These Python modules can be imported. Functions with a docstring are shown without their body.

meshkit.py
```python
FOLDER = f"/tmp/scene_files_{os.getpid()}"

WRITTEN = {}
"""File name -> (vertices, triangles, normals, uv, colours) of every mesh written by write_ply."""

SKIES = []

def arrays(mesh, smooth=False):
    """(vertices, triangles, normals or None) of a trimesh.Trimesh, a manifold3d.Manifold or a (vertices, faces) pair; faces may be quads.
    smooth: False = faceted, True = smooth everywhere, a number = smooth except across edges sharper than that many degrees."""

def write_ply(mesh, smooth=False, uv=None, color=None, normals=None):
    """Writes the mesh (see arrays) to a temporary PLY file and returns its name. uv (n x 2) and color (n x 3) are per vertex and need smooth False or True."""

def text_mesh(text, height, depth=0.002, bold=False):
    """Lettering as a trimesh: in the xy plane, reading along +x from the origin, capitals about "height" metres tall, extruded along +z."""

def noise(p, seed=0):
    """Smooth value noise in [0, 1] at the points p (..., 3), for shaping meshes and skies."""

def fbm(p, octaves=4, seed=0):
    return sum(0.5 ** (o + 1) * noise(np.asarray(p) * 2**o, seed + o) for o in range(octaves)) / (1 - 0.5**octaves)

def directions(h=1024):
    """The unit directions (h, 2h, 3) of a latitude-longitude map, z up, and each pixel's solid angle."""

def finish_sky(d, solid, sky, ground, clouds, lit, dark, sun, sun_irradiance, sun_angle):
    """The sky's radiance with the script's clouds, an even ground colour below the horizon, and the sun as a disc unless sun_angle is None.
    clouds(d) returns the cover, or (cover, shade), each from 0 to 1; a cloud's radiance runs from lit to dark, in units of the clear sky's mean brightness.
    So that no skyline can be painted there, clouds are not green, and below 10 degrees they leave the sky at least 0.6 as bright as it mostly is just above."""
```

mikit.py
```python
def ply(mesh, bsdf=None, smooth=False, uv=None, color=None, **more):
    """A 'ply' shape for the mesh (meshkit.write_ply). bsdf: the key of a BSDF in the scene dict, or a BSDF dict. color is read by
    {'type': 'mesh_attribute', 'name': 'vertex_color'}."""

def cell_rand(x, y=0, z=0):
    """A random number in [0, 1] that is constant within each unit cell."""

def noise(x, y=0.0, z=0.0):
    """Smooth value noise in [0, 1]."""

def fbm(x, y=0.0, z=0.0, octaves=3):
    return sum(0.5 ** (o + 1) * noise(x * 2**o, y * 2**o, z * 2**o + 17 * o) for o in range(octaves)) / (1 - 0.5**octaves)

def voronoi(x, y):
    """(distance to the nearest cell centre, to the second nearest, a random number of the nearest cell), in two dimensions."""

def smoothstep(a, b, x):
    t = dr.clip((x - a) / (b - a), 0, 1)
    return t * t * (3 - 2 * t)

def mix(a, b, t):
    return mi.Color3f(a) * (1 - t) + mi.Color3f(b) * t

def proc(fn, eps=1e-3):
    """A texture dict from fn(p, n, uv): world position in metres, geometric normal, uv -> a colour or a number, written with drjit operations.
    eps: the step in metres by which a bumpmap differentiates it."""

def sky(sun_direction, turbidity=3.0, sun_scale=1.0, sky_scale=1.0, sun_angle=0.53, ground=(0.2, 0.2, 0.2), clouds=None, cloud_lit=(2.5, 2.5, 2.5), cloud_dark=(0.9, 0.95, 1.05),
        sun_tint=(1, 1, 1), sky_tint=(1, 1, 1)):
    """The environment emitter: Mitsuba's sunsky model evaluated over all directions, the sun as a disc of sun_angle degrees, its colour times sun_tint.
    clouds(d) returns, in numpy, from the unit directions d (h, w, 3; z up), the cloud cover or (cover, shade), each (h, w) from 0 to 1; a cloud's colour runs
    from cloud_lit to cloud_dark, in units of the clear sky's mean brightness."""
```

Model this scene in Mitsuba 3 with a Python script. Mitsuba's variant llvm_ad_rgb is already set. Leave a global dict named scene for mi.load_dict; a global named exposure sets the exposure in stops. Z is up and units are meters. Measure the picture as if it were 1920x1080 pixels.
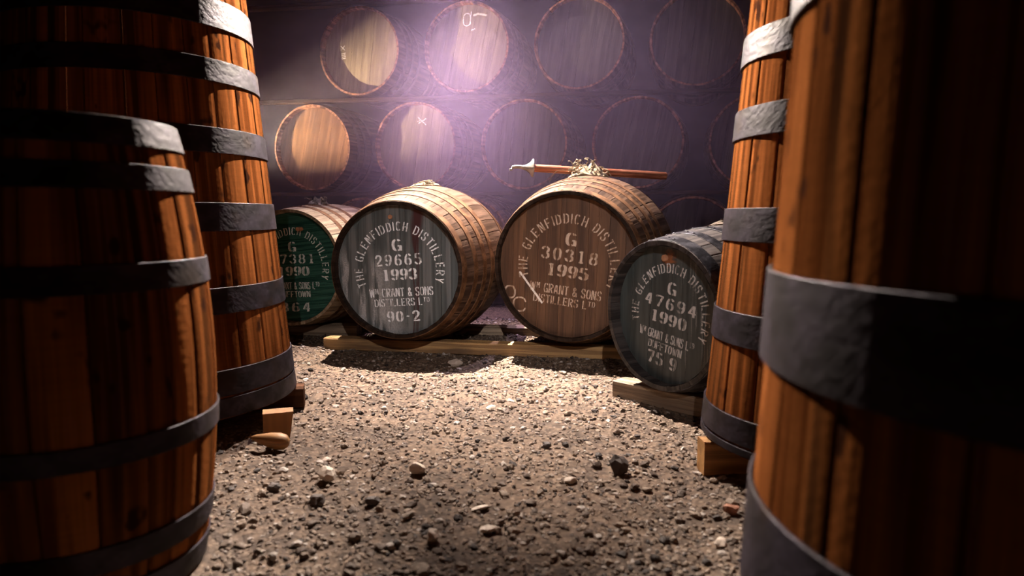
import math, random
import numpy as np, trimesh, drjit as dr, mitsuba as mi
import shapely
from shapely.geometry import LineString, Polygon, box, Point
from shapely import affinity
from shapely.ops import unary_union
import mikit, meshkit
from mikit import noise, fbm, cell_rand, smoothstep, mix, proc

T = mi.ScalarTransform4f
rng = np.random.default_rng(7)
scene, labels = {}, {}

# ------------------------------------------------------------------ camera, lamps, exposure
H, F = 0.65, 1280.0
PITCH = math.atan(135 / F)
scene['camera'] = {'type': 'thinlens', 'fov': math.degrees(2 * math.atan(960 / F)), 'fov_axis': 'x',
                   'to_world': T().look_at(origin=[0, 0, H], target=[0, math.cos(PITCH), H - math.sin(PITCH)], up=[0, 0, 1]),
                   'aperture_radius': 0.0042, 'focus_distance': 3.0, 'near_clip': 0.02, 'far_clip': 50.0}
exposure = 0.0


def spot(key, origin, target, rgb, power, cutoff, beam):
    scene[key] = {'type': 'spot', 'to_world': T().look_at(origin=origin, target=target, up=[0.1, 0.3, 1]),
                  'intensity': {'type': 'rgb', 'value': [power * c for c in rgb]}, 'cutoff_angle': cutoff, 'beam_width': beam}


spot('lamp_roof', [-0.65, 3.95, 3.3], [0.02, 2.9, 0.0], (1.0, 0.83, 0.69), 560, 23.5, 3)           # roof lamp over the casks
spot('added_spot_left', [0.12, 3.75, 2.6], [-0.78, 1.72, 0.92], (1.0, 0.84, 0.71), 400, 16, 5)           # extra unseen spot, added to light the vat and barrel on the left
spot('added_spot_right', [-0.75, 3.7, 2.6], [0.56, 1.22, 0.72], (1.0, 0.84, 0.70), 320, 13, 5)          # extra unseen spot, added to light the vats on the right
spot('lamp_low', [-3.1, 4.72, 0.75], [-0.9, 5.0, 1.52], (1.0, 0.82, 0.58), 250, 13, 6)          # lamp standing left of the rack
spot('lamp_violet', [-0.38, 4.12, 3.4], [-0.36, 4.12, 0.5], (0.88, 0.62, 1.0), 105, 15, 3)        # violet lamp above the rack
spot('added_haze_fill', [0.0, 4.05, 3.5], [0.0, 4.05, 0.0], (0.90, 0.74, 1.0), 26, 42, 20)            # weak wide violet fill, added to brighten the haze
spot('added_front_fill', [0.0, -0.8, 1.95], [0.0, 3.0, 0.42], (1.0, 0.9, 0.86), 30, 17, 2)               # weak frontal fill added behind the viewer, no known lamp


# ------------------------------------------------------------------ helpers
def numbered(name, pool=None):
    pool = scene.keys() | labels.keys() if pool is None else pool
    if name not in pool:
        return name
    i = 1
    while f'{name}_{i:03d}' in pool:
        i += 1
    return f'{name}_{i:03d}'


counters = {}


def newkey(name):
    n = counters.get(name, 0)
    counters[name] = n + 1
    return name if n == 0 else f'{name}_{n:03d}'


ids = [0]


def wid():
    ids[0] += 1
    return ids[0] % 480 + 0.0


def thing(name, label, cat, group=None, kind=None):
    key = newkey(name)
    labels[key] = {'label': label, 'category': cat}
    if group:
        labels[key]['group'] = group
    if kind:
        labels[key]['kind'] = kind
    return key


class MB:
    """strips of quads, each with vertices of its own, so that smoothing stops at their borders"""

    def __init__(self):
        self.v, self.f, self.uv, self.n = [], [], [], 0

    def grid(self, P, UV=None):
        P = np.asarray(P, float)
        a, b = P.shape[:2]
        UV = np.zeros((a, b, 2)) if UV is None else np.asarray(UV, float)
        i, j = np.meshgrid(np.arange(a - 1), np.arange(b - 1), indexing='ij')
        k = (i * b + j).ravel() + self.n
        self.f.append(np.vstack([np.stack([k, k + 1, k + b + 1], 1), np.stack([k, k + b + 1, k + b], 1)]))
        self.v.append(P.reshape(-1, 3)); self.uv.append(UV.reshape(-1, 2)); self.n += a * b
        return self

    def mesh(self, m, uvfn=None, u0=0.0):
        v, f = np.asarray(m.vertices, float), np.asarray(m.faces)
        # faceted: own vertices for every face
        v = v[f].reshape(-1, 3); f = np.arange(len(v)).reshape(-1, 3)
        self.v.append(v); self.f.append(f + self.n); self.n += len(v)
        self.uv.append(uvfn(v) if uvfn else np.stack([u0 + 0.5 + v[:, 0] * 0.2, v[:, 1]], 1))
        return self

    def ply(self, bsdf, M=None):
        v, f, uv = np.vstack(self.v), np.vstack(self.f), np.vstack(self.uv)
        if M is not None:
            v = v @ M[:3, :3].T + M[:3, 3]
        return mikit.ply((v, f), bsdf, smooth=True, uv=uv)


def part(parent, name, mb, bsdf, M=None, label=None, kind=None):
    key = newkey(parent + '__' + name) if parent else newkey(name)
    scene[key] = mb.ply(bsdf, M)
    if label or kind:
        labels[key] = {}
        if label: labels[key]['label'] = label
        if kind: labels[key]['kind'] = kind
    return key


def frame(origin, phi, tilt=0.0, roll=0.0):
    """local x to the right along the head, local y along the cask axis into the picture, local z up"""
    x = np.array([math.cos(phi), -math.sin(phi), 0.0]); y = np.array([math.sin(phi), math.cos(phi), 0.0]); z = np.array([0, 0, 1.0])
    y, z = y * math.cos(tilt) + z * math.sin(tilt), z * math.cos(tilt) - y * math.sin(tilt)
    c, s = math.cos(roll), math.sin(roll)
    x, z = x * c - z * s, z * c + x * s      # roll > 0 turns clockwise as seen
    M = np.eye(4)
    M[:3, 0], M[:3, 1], M[:3, 2], M[:3, 3] = x, y, z, origin
    return M


# ------------------------------------------------------------------ materials
def plain(fn, rough, bump=None, bscale=0.001, **kw):
    b = {'type': 'principled', 'base_color': proc(fn), 'roughness': rough, **kw}
    if bump is not None:
        b = {'type': 'bumpmap', 'arbitrary': proc(bump, eps=0.0008), 'scale': bscale, 'bsdf': b}
    return {'type': 'twosided', 'bsdf': b}


def wood_fn(dark, light, stain, tone=0.5, stain_at=0.62, freq=70.0, end=1.0):
    def fn(p, n, uv):
        i = dr.floor(uv.x); x = uv.x - i; v = uv.y
        r = cell_rand(i, 5)
        g = fbm(x * freq, v * 2.4 + i * 3.7, i, 3)
        fine = noise(x * 500, v * 14, i)
        c = mix(dark, light, smoothstep(0.28, 0.74, g))
        c = c * (1 - tone / 2 + tone * r) * (0.78 + 0.44 * fine)
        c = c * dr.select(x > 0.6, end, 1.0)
        s = smoothstep(stain_at, stain_at + 0.16, fbm(x * 10 + 3, v * 2.2, i + 7.5, 4))
        return mix(c, stain, s * 0.85)
    return fn


def wood_bump(p, n, uv):
    i = dr.floor(uv.x); x = uv.x - i
    return 0.6 * fbm(x * 160, uv.y * 5, i, 3) + 0.4 * noise(p.x * 120, p.y * 120, p.z * 120)


# dripped, nearly black runs down the vats' varnished staves
def vat_fn(p, n, uv):
    i = dr.floor(uv.x); x = uv.x - i; v = uv.y
    r = cell_rand(i, 5)
    g = fbm(x * 60, v * 1.6 + i * 3.7, i, 3)
    fine = noise(x * 420, v * 10, i)
    saw = noise(x * 15, v * 330, i)
    c = mix((0.062, 0.0185, 0.0055), (0.182, 0.062, 0.0185), smoothstep(0.25, 0.75, g)) * (0.72 + 0.5 * r) * (0.8 + 0.3 * fine + 0.12 * saw)
    run = smoothstep(0.52, 0.68, fbm(x * 34, v * 0.9, i + 3.5, 3))
    c = mix(c, (0.016, 0.007, 0.0035), run * 0.8)
    spots = smoothstep(0.64, 0.74, fbm(x * 26, v * 16, i + 11.5, 3))
    return mix(c, (0.016, 0.007, 0.005), spots * 0.9)


def hoop_fn(p, n, uv):
    a = fbm(p.x * 24, p.y * 24, p.z * 24, 4)
    b = noise(p.x * 160, p.y * 160, p.z * 160)
    c = mix((0.009, 0.007, 0.010), (0.024, 0.019, 0.030), smoothstep(0.3, 0.7, a)) * (0.75 + 0.5 * b)
    rust = smoothstep(0.56, 0.76, fbm(p.x * 11 + 5, p.y * 11, p.z * 11, 4))
    return mix(c, (0.016, 0.007, 0.004), rust * 0.8)


def hoop_bump(p, n, uv):
    return fbm(p.x * 90, p.y * 90, p.z * 90, 3)


def rusty_fn(p, n, uv):
    a = fbm(p.x * 30, p.y * 30, p.z * 30, 4)
    c = mix((0.062, 0.027, 0.012), (0.135, 0.069, 0.034), smoothstep(0.3, 0.72, a))
    return c * (0.8 + 0.4 * noise(p.x * 190, p.y * 190, p.z * 190))


def black_hoop_fn(p, n, uv):
    a = fbm(p.x * 30, p.y * 30, p.z * 30, 4)
    return mix((0.022, 0.022, 0.028), (0.10, 0.10, 0.12), smoothstep(0.4, 0.75, a)) * (0.7 + 0.6 * noise(p.x * 200, p.y * 200, p.z * 200))


scene['oak_vat'] = {'type': 'twosided', 'bsdf': {'type': 'bumpmap', 'arbitrary': proc(wood_bump, eps=0.0008), 'scale': 0.0008, 'bsdf': {'type': 'diffuse', 'reflectance': proc(vat_fn)}}}
scene['oak_weathered'] = plain(wood_fn((0.036, 0.020, 0.013), (0.094, 0.058, 0.041), (0.03, 0.02, 0.0175), 0.3, 0.60, end=0.32), 0.6, wood_bump, 0.0014, specular=0.1)
scene['oak_brown'] = plain(wood_fn((0.13, 0.062, 0.035), (0.32, 0.175, 0.10), (0.05, 0.028, 0.022), 0.55), 0.6, wood_bump, 0.0014)
scene['oak_black'] = plain(wood_fn((0.032, 0.028, 0.03), (0.11, 0.096, 0.092), (0.016, 0.016, 0.018), 0.35, 0.56, end=0.4), 0.55, wood_bump, 0.0016)
scene['oak_cream'] = plain(wood_fn((0.17, 0.12, 0.074), (0.32, 0.245, 0.165), (0.07, 0.045, 0.03), 0.4, 0.66), 0.65, wood_bump, 0.0012)
scene['oak_rack'] = plain(wood_fn((0.03, 0.012, 0.006), (0.08, 0.036, 0.018), (0.012, 0.006, 0.004), 0.5, end=3.2), 0.6, specular=0.06)  # stave ends brightened in the colour, for the lamp glow on the rims
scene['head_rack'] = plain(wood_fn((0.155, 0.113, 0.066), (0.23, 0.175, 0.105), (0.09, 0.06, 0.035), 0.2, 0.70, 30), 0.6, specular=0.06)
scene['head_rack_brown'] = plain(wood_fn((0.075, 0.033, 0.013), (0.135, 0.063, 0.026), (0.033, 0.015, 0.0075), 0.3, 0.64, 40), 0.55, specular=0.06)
scene['head_rack_shaded'] = plain(wood_fn((0.040, 0.034, 0.028), (0.068, 0.058, 0.046), (0.022, 0.017, 0.013), 0.2, 0.66, 40), 0.6, specular=0.06)  # darker copy of the rack heads, shade put into the colour
scene['head_brown'] = plain(wood_fn((0.064, 0.027, 0.012), (0.115, 0.053, 0.024), (0.035, 0.017, 0.010), 0.42, 0.68, 34), 0.55)
scene['timber'] = plain(wood_fn((0.22, 0.12, 0.045), (0.42, 0.255, 0.105), (0.09, 0.05, 0.025), 0.3, 0.60, 90), 0.7, wood_bump, 0.0012)
scene['oak_glint'] = plain(wood_fn((0.38, 0.25, 0.15), (0.66, 0.46, 0.30), (0.2, 0.12, 0.07), 0.2, 0.55, 60), 0.7)  # pale tone that stands in for light along the stave edges
scene['timber_dark'] = plain(wood_fn((0.018, 0.010, 0.006), (0.042, 0.021, 0.013), (0.02, 0.01, 0.007), 0.3, 0.62, 90), 0.9, specular=0.03)
scene['timber_grey'] = plain(wood_fn((0.12, 0.084, 0.056), (0.24, 0.18, 0.125), (0.06, 0.04, 0.03), 0.3, 0.62, 90), 0.75, wood_bump, 0.0012)
scene['timber_orange'] = plain(wood_fn((0.18, 0.085, 0.025), (0.30, 0.155, 0.05), (0.08, 0.04, 0.015), 0.2, 0.7, 60), 0.6)
scene['hoop_steel'] = plain(hoop_fn, 0.5, hoop_bump, 0.0012, metallic=0.5, specular=0.2)
scene['hoop_rusty'] = plain(rusty_fn, 0.65, hoop_bump, 0.001, metallic=0.15, specular=0.2)
scene['hoop_dark'] = plain(lambda p, n, uv: mix((0.035, 0.018, 0.012), (0.10, 0.052, 0.034), fbm(p.x * 30, p.y * 30, p.z * 30, 3)), 0.6, metallic=0.2)
scene['hoop_black'] = plain(black_hoop_fn, 0.4, hoop_bump, 0.0012, metallic=0.4)


# painted heads: uv = position on the head in metres
def slate_head(p, n, uv):
    x, z = uv.x, uv.y
    g = fbm(x * 120, z * 3.0, 1.0, 3)
    c = mix((0.050, 0.064, 0.068), (0.078, 0.097, 0.102), smoothstep(0.25, 0.75, g))
    # pale dusty bloom low on the left
    b = smoothstep(0.40, 0.62, fbm(x * 26 + 8, z * 5.0, 3.0, 4)) * smoothstep(0.02, -0.19, x + 0.25 * z) * smoothstep(0.14, -0.04, z)
    speck = 0.6 + 0.8 * noise(x * 330, z * 330, 5)
    c = mix(c, (0.44, 0.46, 0.48), dr.clip(b * speck, 0, 1) * 0.8)
    st = smoothstep(0.5, 0.66, fbm(x * 42 + 30, z * 1.6, 9.0, 3))
    c = mix(c, (0.22, 0.23, 0.24), st * 0.35)
    # dark red run from the top right
    xr = x - 0.088 - 0.02 * (noise(z * 7, 3.0) - 0.5) - 0.02 * z
    w = 0.010 + 0.030 * smoothstep(0.02, 0.24, z)
    run = smoothstep(w, w * 0.3, dr.abs(xr)) * smoothstep(0.15, 0.5, fbm(x * 150, z * 3.2, 2.0, 3) + 0.1)
    thin = smoothstep(0.0035, 0.001, dr.abs(x - 0.070 + 0.02 * (noise(z * 9, 8.0) - 0.5) - 0.03 * z)) * smoothstep(0.05, -0.02, z)
    return mix(c, (0.040, 0.010, 0.014), dr.maximum(run, thin) * 0.95)


def green_head(p, n, uv):
    x, z = uv.x, uv.y
    zz = z - 0.10 * x + 0.006 * noise(x * 7, z * 30)
    g = fbm(zz * 150, x * 4.0, 1.0, 3)
    c = mix((0.010, 0.050, 0.036), (0.035, 0.118, 0.085), smoothstep(0.25, 0.75, g))
    return c * (0.8 + 0.4 * noise(zz * 420, x * 12))


def black_head(p, n, uv):
    x, z = uv.x, uv.y
    g = fbm(x * 90, z * 4.0, 2.0, 4)
    c = mix((0.031, 0.041, 0.042), (0.058, 0.072, 0.073), smoothstep(0.25, 0.78, g))
    scr = smoothstep(0.78, 0.9, noise(x * 240, z * 8, 4.0)) * smoothstep(0.02, 0.10, x)
    c = mix(c, (0.22, 0.23, 0.23), scr * 0.5)
    d = dr.sqrt(dr.square(x + 0.004) + dr.square(z - 0.185))
    rust = smoothstep(0.034, 0.010, d + 0.02 * (noise(x * 130, z * 130, 6) - 0.5))
    return mix(c, (0.25, 0.085, 0.03), rust * 0.85)


scene['paint_slate'] = plain(slate_head, 0.38)
scene['paint_green'] = plain(green_head, 0.4, lambda p, n, uv: fbm((uv.y - 0.1 * uv.x) * 200, uv.x * 6, 1.0, 3), 0.0015)
scene['paint_black'] = plain(black_head, 0.42)


def letter_fn(white, under, wear):
    def fn(p, n, uv):
        x, z = uv.x, uv.y
        w = smoothstep(wear - 0.10, wear + 0.14, 0.6 * fbm(x * 60, z * 14, 4.0, 4) + 0.4 * noise(x * 210, z * 60, 7))
        return mix(white, under, w * 0.8)
    return fn


scene['letter_slate'] = plain(letter_fn((0.78, 0.82, 0.86), (0.11, 0.115, 0.11), 0.60), 0.6)
scene['letter_green'] = plain(letter_fn((0.66, 0.70, 0.66), (0.03, 0.10, 0.07), 0.62), 0.6)
scene['letter_black'] = plain(letter_fn((0.52, 0.52, 0.52), (0.07, 0.075, 0.07), 0.55), 0.6)
scene['letter_brown'] = plain(letter_fn((0.48, 0.37, 0.29), (0.19, 0.10, 0.05), 0.53), 0.6)
scene['chalk'] = plain(letter_fn((0.74, 0.68, 0.62), (0.35, 0.26, 0.18), 0.60), 0.8)
scene['cork'] = plain(lambda p, n, uv: mix((0.30, 0.13, 0.07), (0.45, 0.24, 0.13), noise(p.x * 150, p.y * 150, p.z * 150)), 0.7)
scene['copper'] = plain(lambda p, n, uv: mix((0.24, 0.08, 0.045), (0.38, 0.155, 0.095), smoothstep(0.3, 0.7, fbm(p.x * 16, p.y * 60, p.z * 60, 3))), 0.38, metallic=0.55)
scene['tin'] = plain(lambda p, n, uv: mix((0.22, 0.19, 0.175), (0.38, 0.345, 0.32), noise(p.x * 40, p.y * 40, p.z * 40)), 0.4, metallic=0.4)
scene['hessian'] = plain(lambda p, n, uv: mix((0.12, 0.085, 0.05), (0.28, 0.225, 0.15), fbm(p.x * 90, p.y * 90, p.z * 90, 3)), 0.9)
scene['hessian_dark'] = plain(lambda p, n, uv: mix((0.07, 0.054, 0.042), (0.23, 0.185, 0.145), smoothstep(0.3, 0.7, fbm(p.x * 60, p.y * 60, p.z * 60, 3))), 0.9)


def dirt_fn(p, n, uv):
    a = fbm(p.x * 5, p.y * 5, 0.0, 4)
    b = fbm(p.x * 55, p.y * 55, 3.0, 3)
    v1, v2, r = mikit.voronoi(p.x * 95 + 3 * a, p.y * 95)
    c = mix((0.034, 0.021, 0.0135), (0.118, 0.079, 0.052), smoothstep(0.28, 0.74, 0.45 * a + 0.55 * b))
    chip = smoothstep(0.55, 0.25, v1) * smoothstep(0.45, 0.6, r)
    c = mix(c, mix((0.038, 0.025, 0.017), (0.20, 0.148, 0.106), cell_rand(r * 997, 2)), chip * 0.75)
    return c * (0.7 + 0.6 * noise(p.x * 300, p.y * 300))


def dirt_bump(p, n, uv):
    v1, v2, r = mikit.voronoi(p.x * 95 + 1, p.y * 95)
    return 0.5 * fbm(p.x * 130, p.y * 130, 1.0, 3) + 0.5 * smoothstep(0.6, 0.2, v1) * r


def stone_fn(p, n, uv):
    i = dr.floor(uv.x)
    r = cell_rand(i, 9); q = cell_rand(i, 21)
    c = mix((0.045, 0.028, 0.019), (0.175, 0.134, 0.10), r)
    c = mix(c, (0.28, 0.25, 0.225), smoothstep(0.86, 0.93, q))
    c = mix(c, (0.02, 0.014, 0.012), smoothstep(0.12, 0.07, q))
    return c * (0.65 + 0.7 * fbm(p.x * 130, p.y * 130, p.z * 130, 3))


scene['dirt'] = plain(dirt_fn, 0.9, dirt_bump, 0.006)
scene['stone_mixed'] = plain(stone_fn, 0.8)
scene['stone_pale'] = plain(lambda p, n, uv: mix((0.26, 0.215, 0.175), (0.50, 0.44, 0.38), fbm(p.x * 60, p.y * 60, p.z * 60, 3)), 0.8)
scene['stone_dark'] = plain(lambda p, n, uv: mix((0.02, 0.015, 0.014), (0.06, 0.045, 0.04), fbm(p.x * 70, p.y * 70, p.z * 70, 3)), 0.75)
scene['stone_rust'] = plain(lambda p, n, uv: mix((0.14, 0.055, 0.03), (0.26, 0.12, 0.075), fbm(p.x * 70, p.y * 70, p.z * 70, 3)), 0.8)


def wall_fn(p, n, uv):
    return mix((0.02, 0.017, 0.018), (0.05, 0.042, 0.043), fbm(p.x * 3, p.y * 3, p.z * 5, 4))


scene['wall_stone'] = plain(wall_fn, 0.9)

# ------------------------------------------------------------------ structure
FX0, FX1, FY0, FY1, CZ = -3.3, 3.3, -1.6, 6.6, 3.7


def ground_z(x, y):
    P = np.stack([np.asarray(x, float), np.asarray(y, float), 0 * np.asarray(x, float)], -1)
    return 0.016 * (meshkit.fbm(P * 2.3, 3, 1) - 0.5) + 0.014 * (meshkit.fbm(P * 13, 3, 2) - 0.5) + 0.008 * (meshkit.noise(P * 48, 5) - 0.5) - 0.004


def axis_pts(a, b, lo, hi, fine, coarse):
    return np.unique(np.round(np.concatenate([np.arange(a, lo, coarse), np.arange(lo, hi, fine), np.arange(hi, b, coarse), [b]]), 5))


gx, gy = axis_pts(FX0, FX1, -1.4, 1.4, 0.0125, 0.12), axis_pts(FY0, FY1, 0.9, 3.6, 0.0125, 0.08)
X, Y = np.meshgrid(gx, gy, indexing='ij')
part(None, 'floor', MB().grid(np.stack([X, Y, ground_z(X, Y)], -1)), 'dirt')
labels['floor'] = {'kind': 'structure', 'label': 'brown dirt floor strewn with stone chips'}


def slab(name, lo, hi, bsdf, label):
    m = trimesh.creation.box(bounds=[lo, hi])
    key = part(None, name, MB().mesh(m), bsdf)
    labels[key] = {'kind': 'structure', 'label': label}


slab('wall_back', (FX0, FY1, -0.1), (FX1, FY1 + 0.2, CZ), 'wall_stone', 'dark stone wall behind the cask rack')
slab('wall_left', (FX0 - 0.2, FY0, -0.1), (FX0, FY1, CZ), 'wall_stone', 'dark stone wall on the left')
slab('wall_right', (FX1, FY0, -0.1), (FX1 + 0.2, FY1, CZ), 'wall_stone', 'dark stone wall on the right')
slab('wall_front', (FX0, FY0 - 0.2, -0.1), (FX1, FY0, CZ), 'wall_stone', 'dark stone wall behind the viewer')
slab('ceiling', (FX0 - 0.2, FY0 - 0.2, CZ), (FX1 + 0.2, FY1 + 0.2, CZ + 0.2), 'wall_stone', 'dark ceiling')

# haze in the back of the store
hx, hy, hz = np.meshgrid((np.arange(40) + .5) / 40 * 6.5 - 3.25, (np.arange(20) + .5) / 20 * 2.55 + 3.95, (np.arange(28) + .5) / 28 * 3.7 - 0.02, indexing='ij')
dens = (0.24 + 0.16 / (1 + np.exp(-(hx + .1) / .3))) / (1 + np.exp(-(hz - .8) / .15)) + 0.03 + 0.50 * np.exp(-((hx + .38) / .52) ** 2 - ((hy - 4.25) / .45) ** 2 - ((hz - 1.25) / .60) ** 2)
dens = dens * (1 - .65 / (1 + np.exp(-(hz - 1.8) / .12)))
dens = dens * (0.75 + 0.5 * meshkit.fbm(np.stack([hx, hy, hz], -1) * 1.6, 3, 4))
scene['haze'] = {'type': 'cube', 'to_world': T().translate([0, 5.225, 1.83]).scale([3.25, 1.275, 1.85]), 'bsdf': {'type': 'null'},
                 'interior': {'type': 'heterogeneous', 'albedo': {'type': 'rgb', 'value': [0.90, 0.76, 0.88]}, 'phase': {'type': 'hg', 'g': 0.1},
                              'sigma_t': {'type': 'gridvolume', 'grid': mi.VolumeGrid(np.ascontiguousarray(dens.transpose(2, 1, 0)[..., None]).astype(np.float32)), 'raw': True,
                                          'to_world': T().translate([-3.25, 3.95, -0.02]).scale([6.5, 2.55, 3.7])}}}
labels['haze'] = {'label': 'violet haze hanging in front of the stacked casks', 'category': 'haze', 'kind': 'stuff'}


# ------------------------------------------------------------------ staves, hoops, heads
def stave_mesh(R, ys, a0, a1, th0, dr_, seg=4, cham=0.0022, gap=0.0006, upright=False, chime=0.0):
    """one stave between the angles a0 and a1 about the local y axis (z axis if upright); R(y) outer radius"""
    mb, u0 = MB(), wid()
    ys = np.asarray(ys, float)
    r = np.array([R(y) for y in ys]) + dr_
    th = np.full(len(ys), th0)
    if chime:
        e = np.minimum(ys - ys[0], ys[-1] - ys)
        th = th0 * (0.62 + 0.38 * np.clip(e / chime, 0, 1))
    rm = r.mean()
    g, c = gap / rm, cham / rm
    ang = np.concatenate([[a0 + g], np.linspace(a0 + g + c, a1 - g - c, seg), [a1 - g]])
    off = np.zeros(len(ang)); off[[0, -1]] = -cham * 0.8

    def P(rad, a, y):
        rad, a, y = np.broadcast_arrays(rad, a, y)
        return np.stack([rad * np.cos(a), rad * np.sin(a), y], -1) if upright else np.stack([rad * np.sin(a), y, rad * np.cos(a)], -1)

    def UV(across, along, o=0.3):
        across, along = np.broadcast_arrays(across, along)
        return np.stack([u0 + o + across, along + u0 * 0.371], -1)

    out = P(r[:, None] + off[None], ang[None], ys[:, None])
    mb.grid(out, UV((ang - a0)[None] * rm, ys[:, None]))
    ia = np.array([a0 + g, a1 - g])
    inn = P((r - th)[:, None], ia[None], ys[:, None])
    mb.grid(inn, UV((ia - a0)[None] * rm, ys[:, None], .65))
    for s, q in ((0, 0), (1, -1)):
        mb.grid(np.stack([out[:, q], inn[:, s]], 1), UV(np.array([[0.11, 0.13]]), ys[:, None]))
    for e in (0, -1):
        ie = P((r - th)[e], ang, ys[e])
        mb.grid(np.stack([out[e], ie], 0), UV((ang - a0)[None] * rm, np.array([[0.0], [0.02]]), .65))
    return mb


def band(R, y0, y1, t=0.0022, sink=0.0005, n=96, upright=False, ny=3):
    """a hoop about the axis from y0 to y1, lying on R(y)"""
    mb = MB()
    a = np.linspace(0, 2 * np.pi, n + 1)
    ys = np.linspace(y0, y1, ny)
    r = np.array([R(y) for y in ys])

    def P(rad, y):
        rad, aa, y = np.broadcast_arrays(np.asarray(rad, float)[:, None], a[None], np.asarray(y, float)[:, None])
        return np.stack([rad * np.cos(aa), rad * np.sin(aa), y], -1) if upright else np.stack([rad * np.sin(aa), y, rad * np.cos(aa)], -1)
    b = min(0.0008, t / 3)
    mb.grid(P(r + t, np.concatenate([[ys[0] + b], ys[1:-1], [ys[-1] - b]])))
    mb.grid(P([r[0] + t, r[0] + t - b], [ys[0] + b, ys[0]])); mb.grid(P([r[0] + t - b, r[0] - sink], [ys[0], ys[0]]))
    mb.grid(P([r[-1] + t, r[-1] + t - b], [ys[-1] - b, ys[-1]])); mb.grid(P([r[-1] + t - b, r[-1] - sink], [ys[-1], ys[-1]]))
    return mb


def rivet(R, y, a, t, rad=0.006, upright=False):
    mb = MB()
    th, ph = np.meshgrid(np.linspace(0, np.pi / 2, 4), np.linspace(0, 2 * np.pi, 9), indexing='ij')
    lx, ly, lz = rad * np.sin(th) * np.cos(ph), rad * np.sin(th) * np.sin(ph), rad * 0.55 * np.cos(th)
    r0 = R(y) + t - 0.0004 + lz
    aa = a + lx / r0
    yy = y + ly
    mb.grid(np.stack([r0 * np.cos(aa), r0 * np.sin(aa), yy], -1) if upright else np.stack([r0 * np.sin(aa), yy, r0 * np.cos(aa)], -1))
    return mb


def stave_angles(n, seed, jitter=0.25):
    g = np.random.default_rng(seed)
    w = 1 + jitter * (g.random(n) - 0.5) * 2
    a = np.concatenate([[0], np.cumsum(w)]) / w.sum() * 2 * np.pi + g.random()
    return a


def extrude(poly, depth):
    return [trimesh.creation.extrude_polygon(q, depth, engine='earcut') for q in getattr(poly, 'geoms', [poly]) if q.area > 1e-8]


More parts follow.
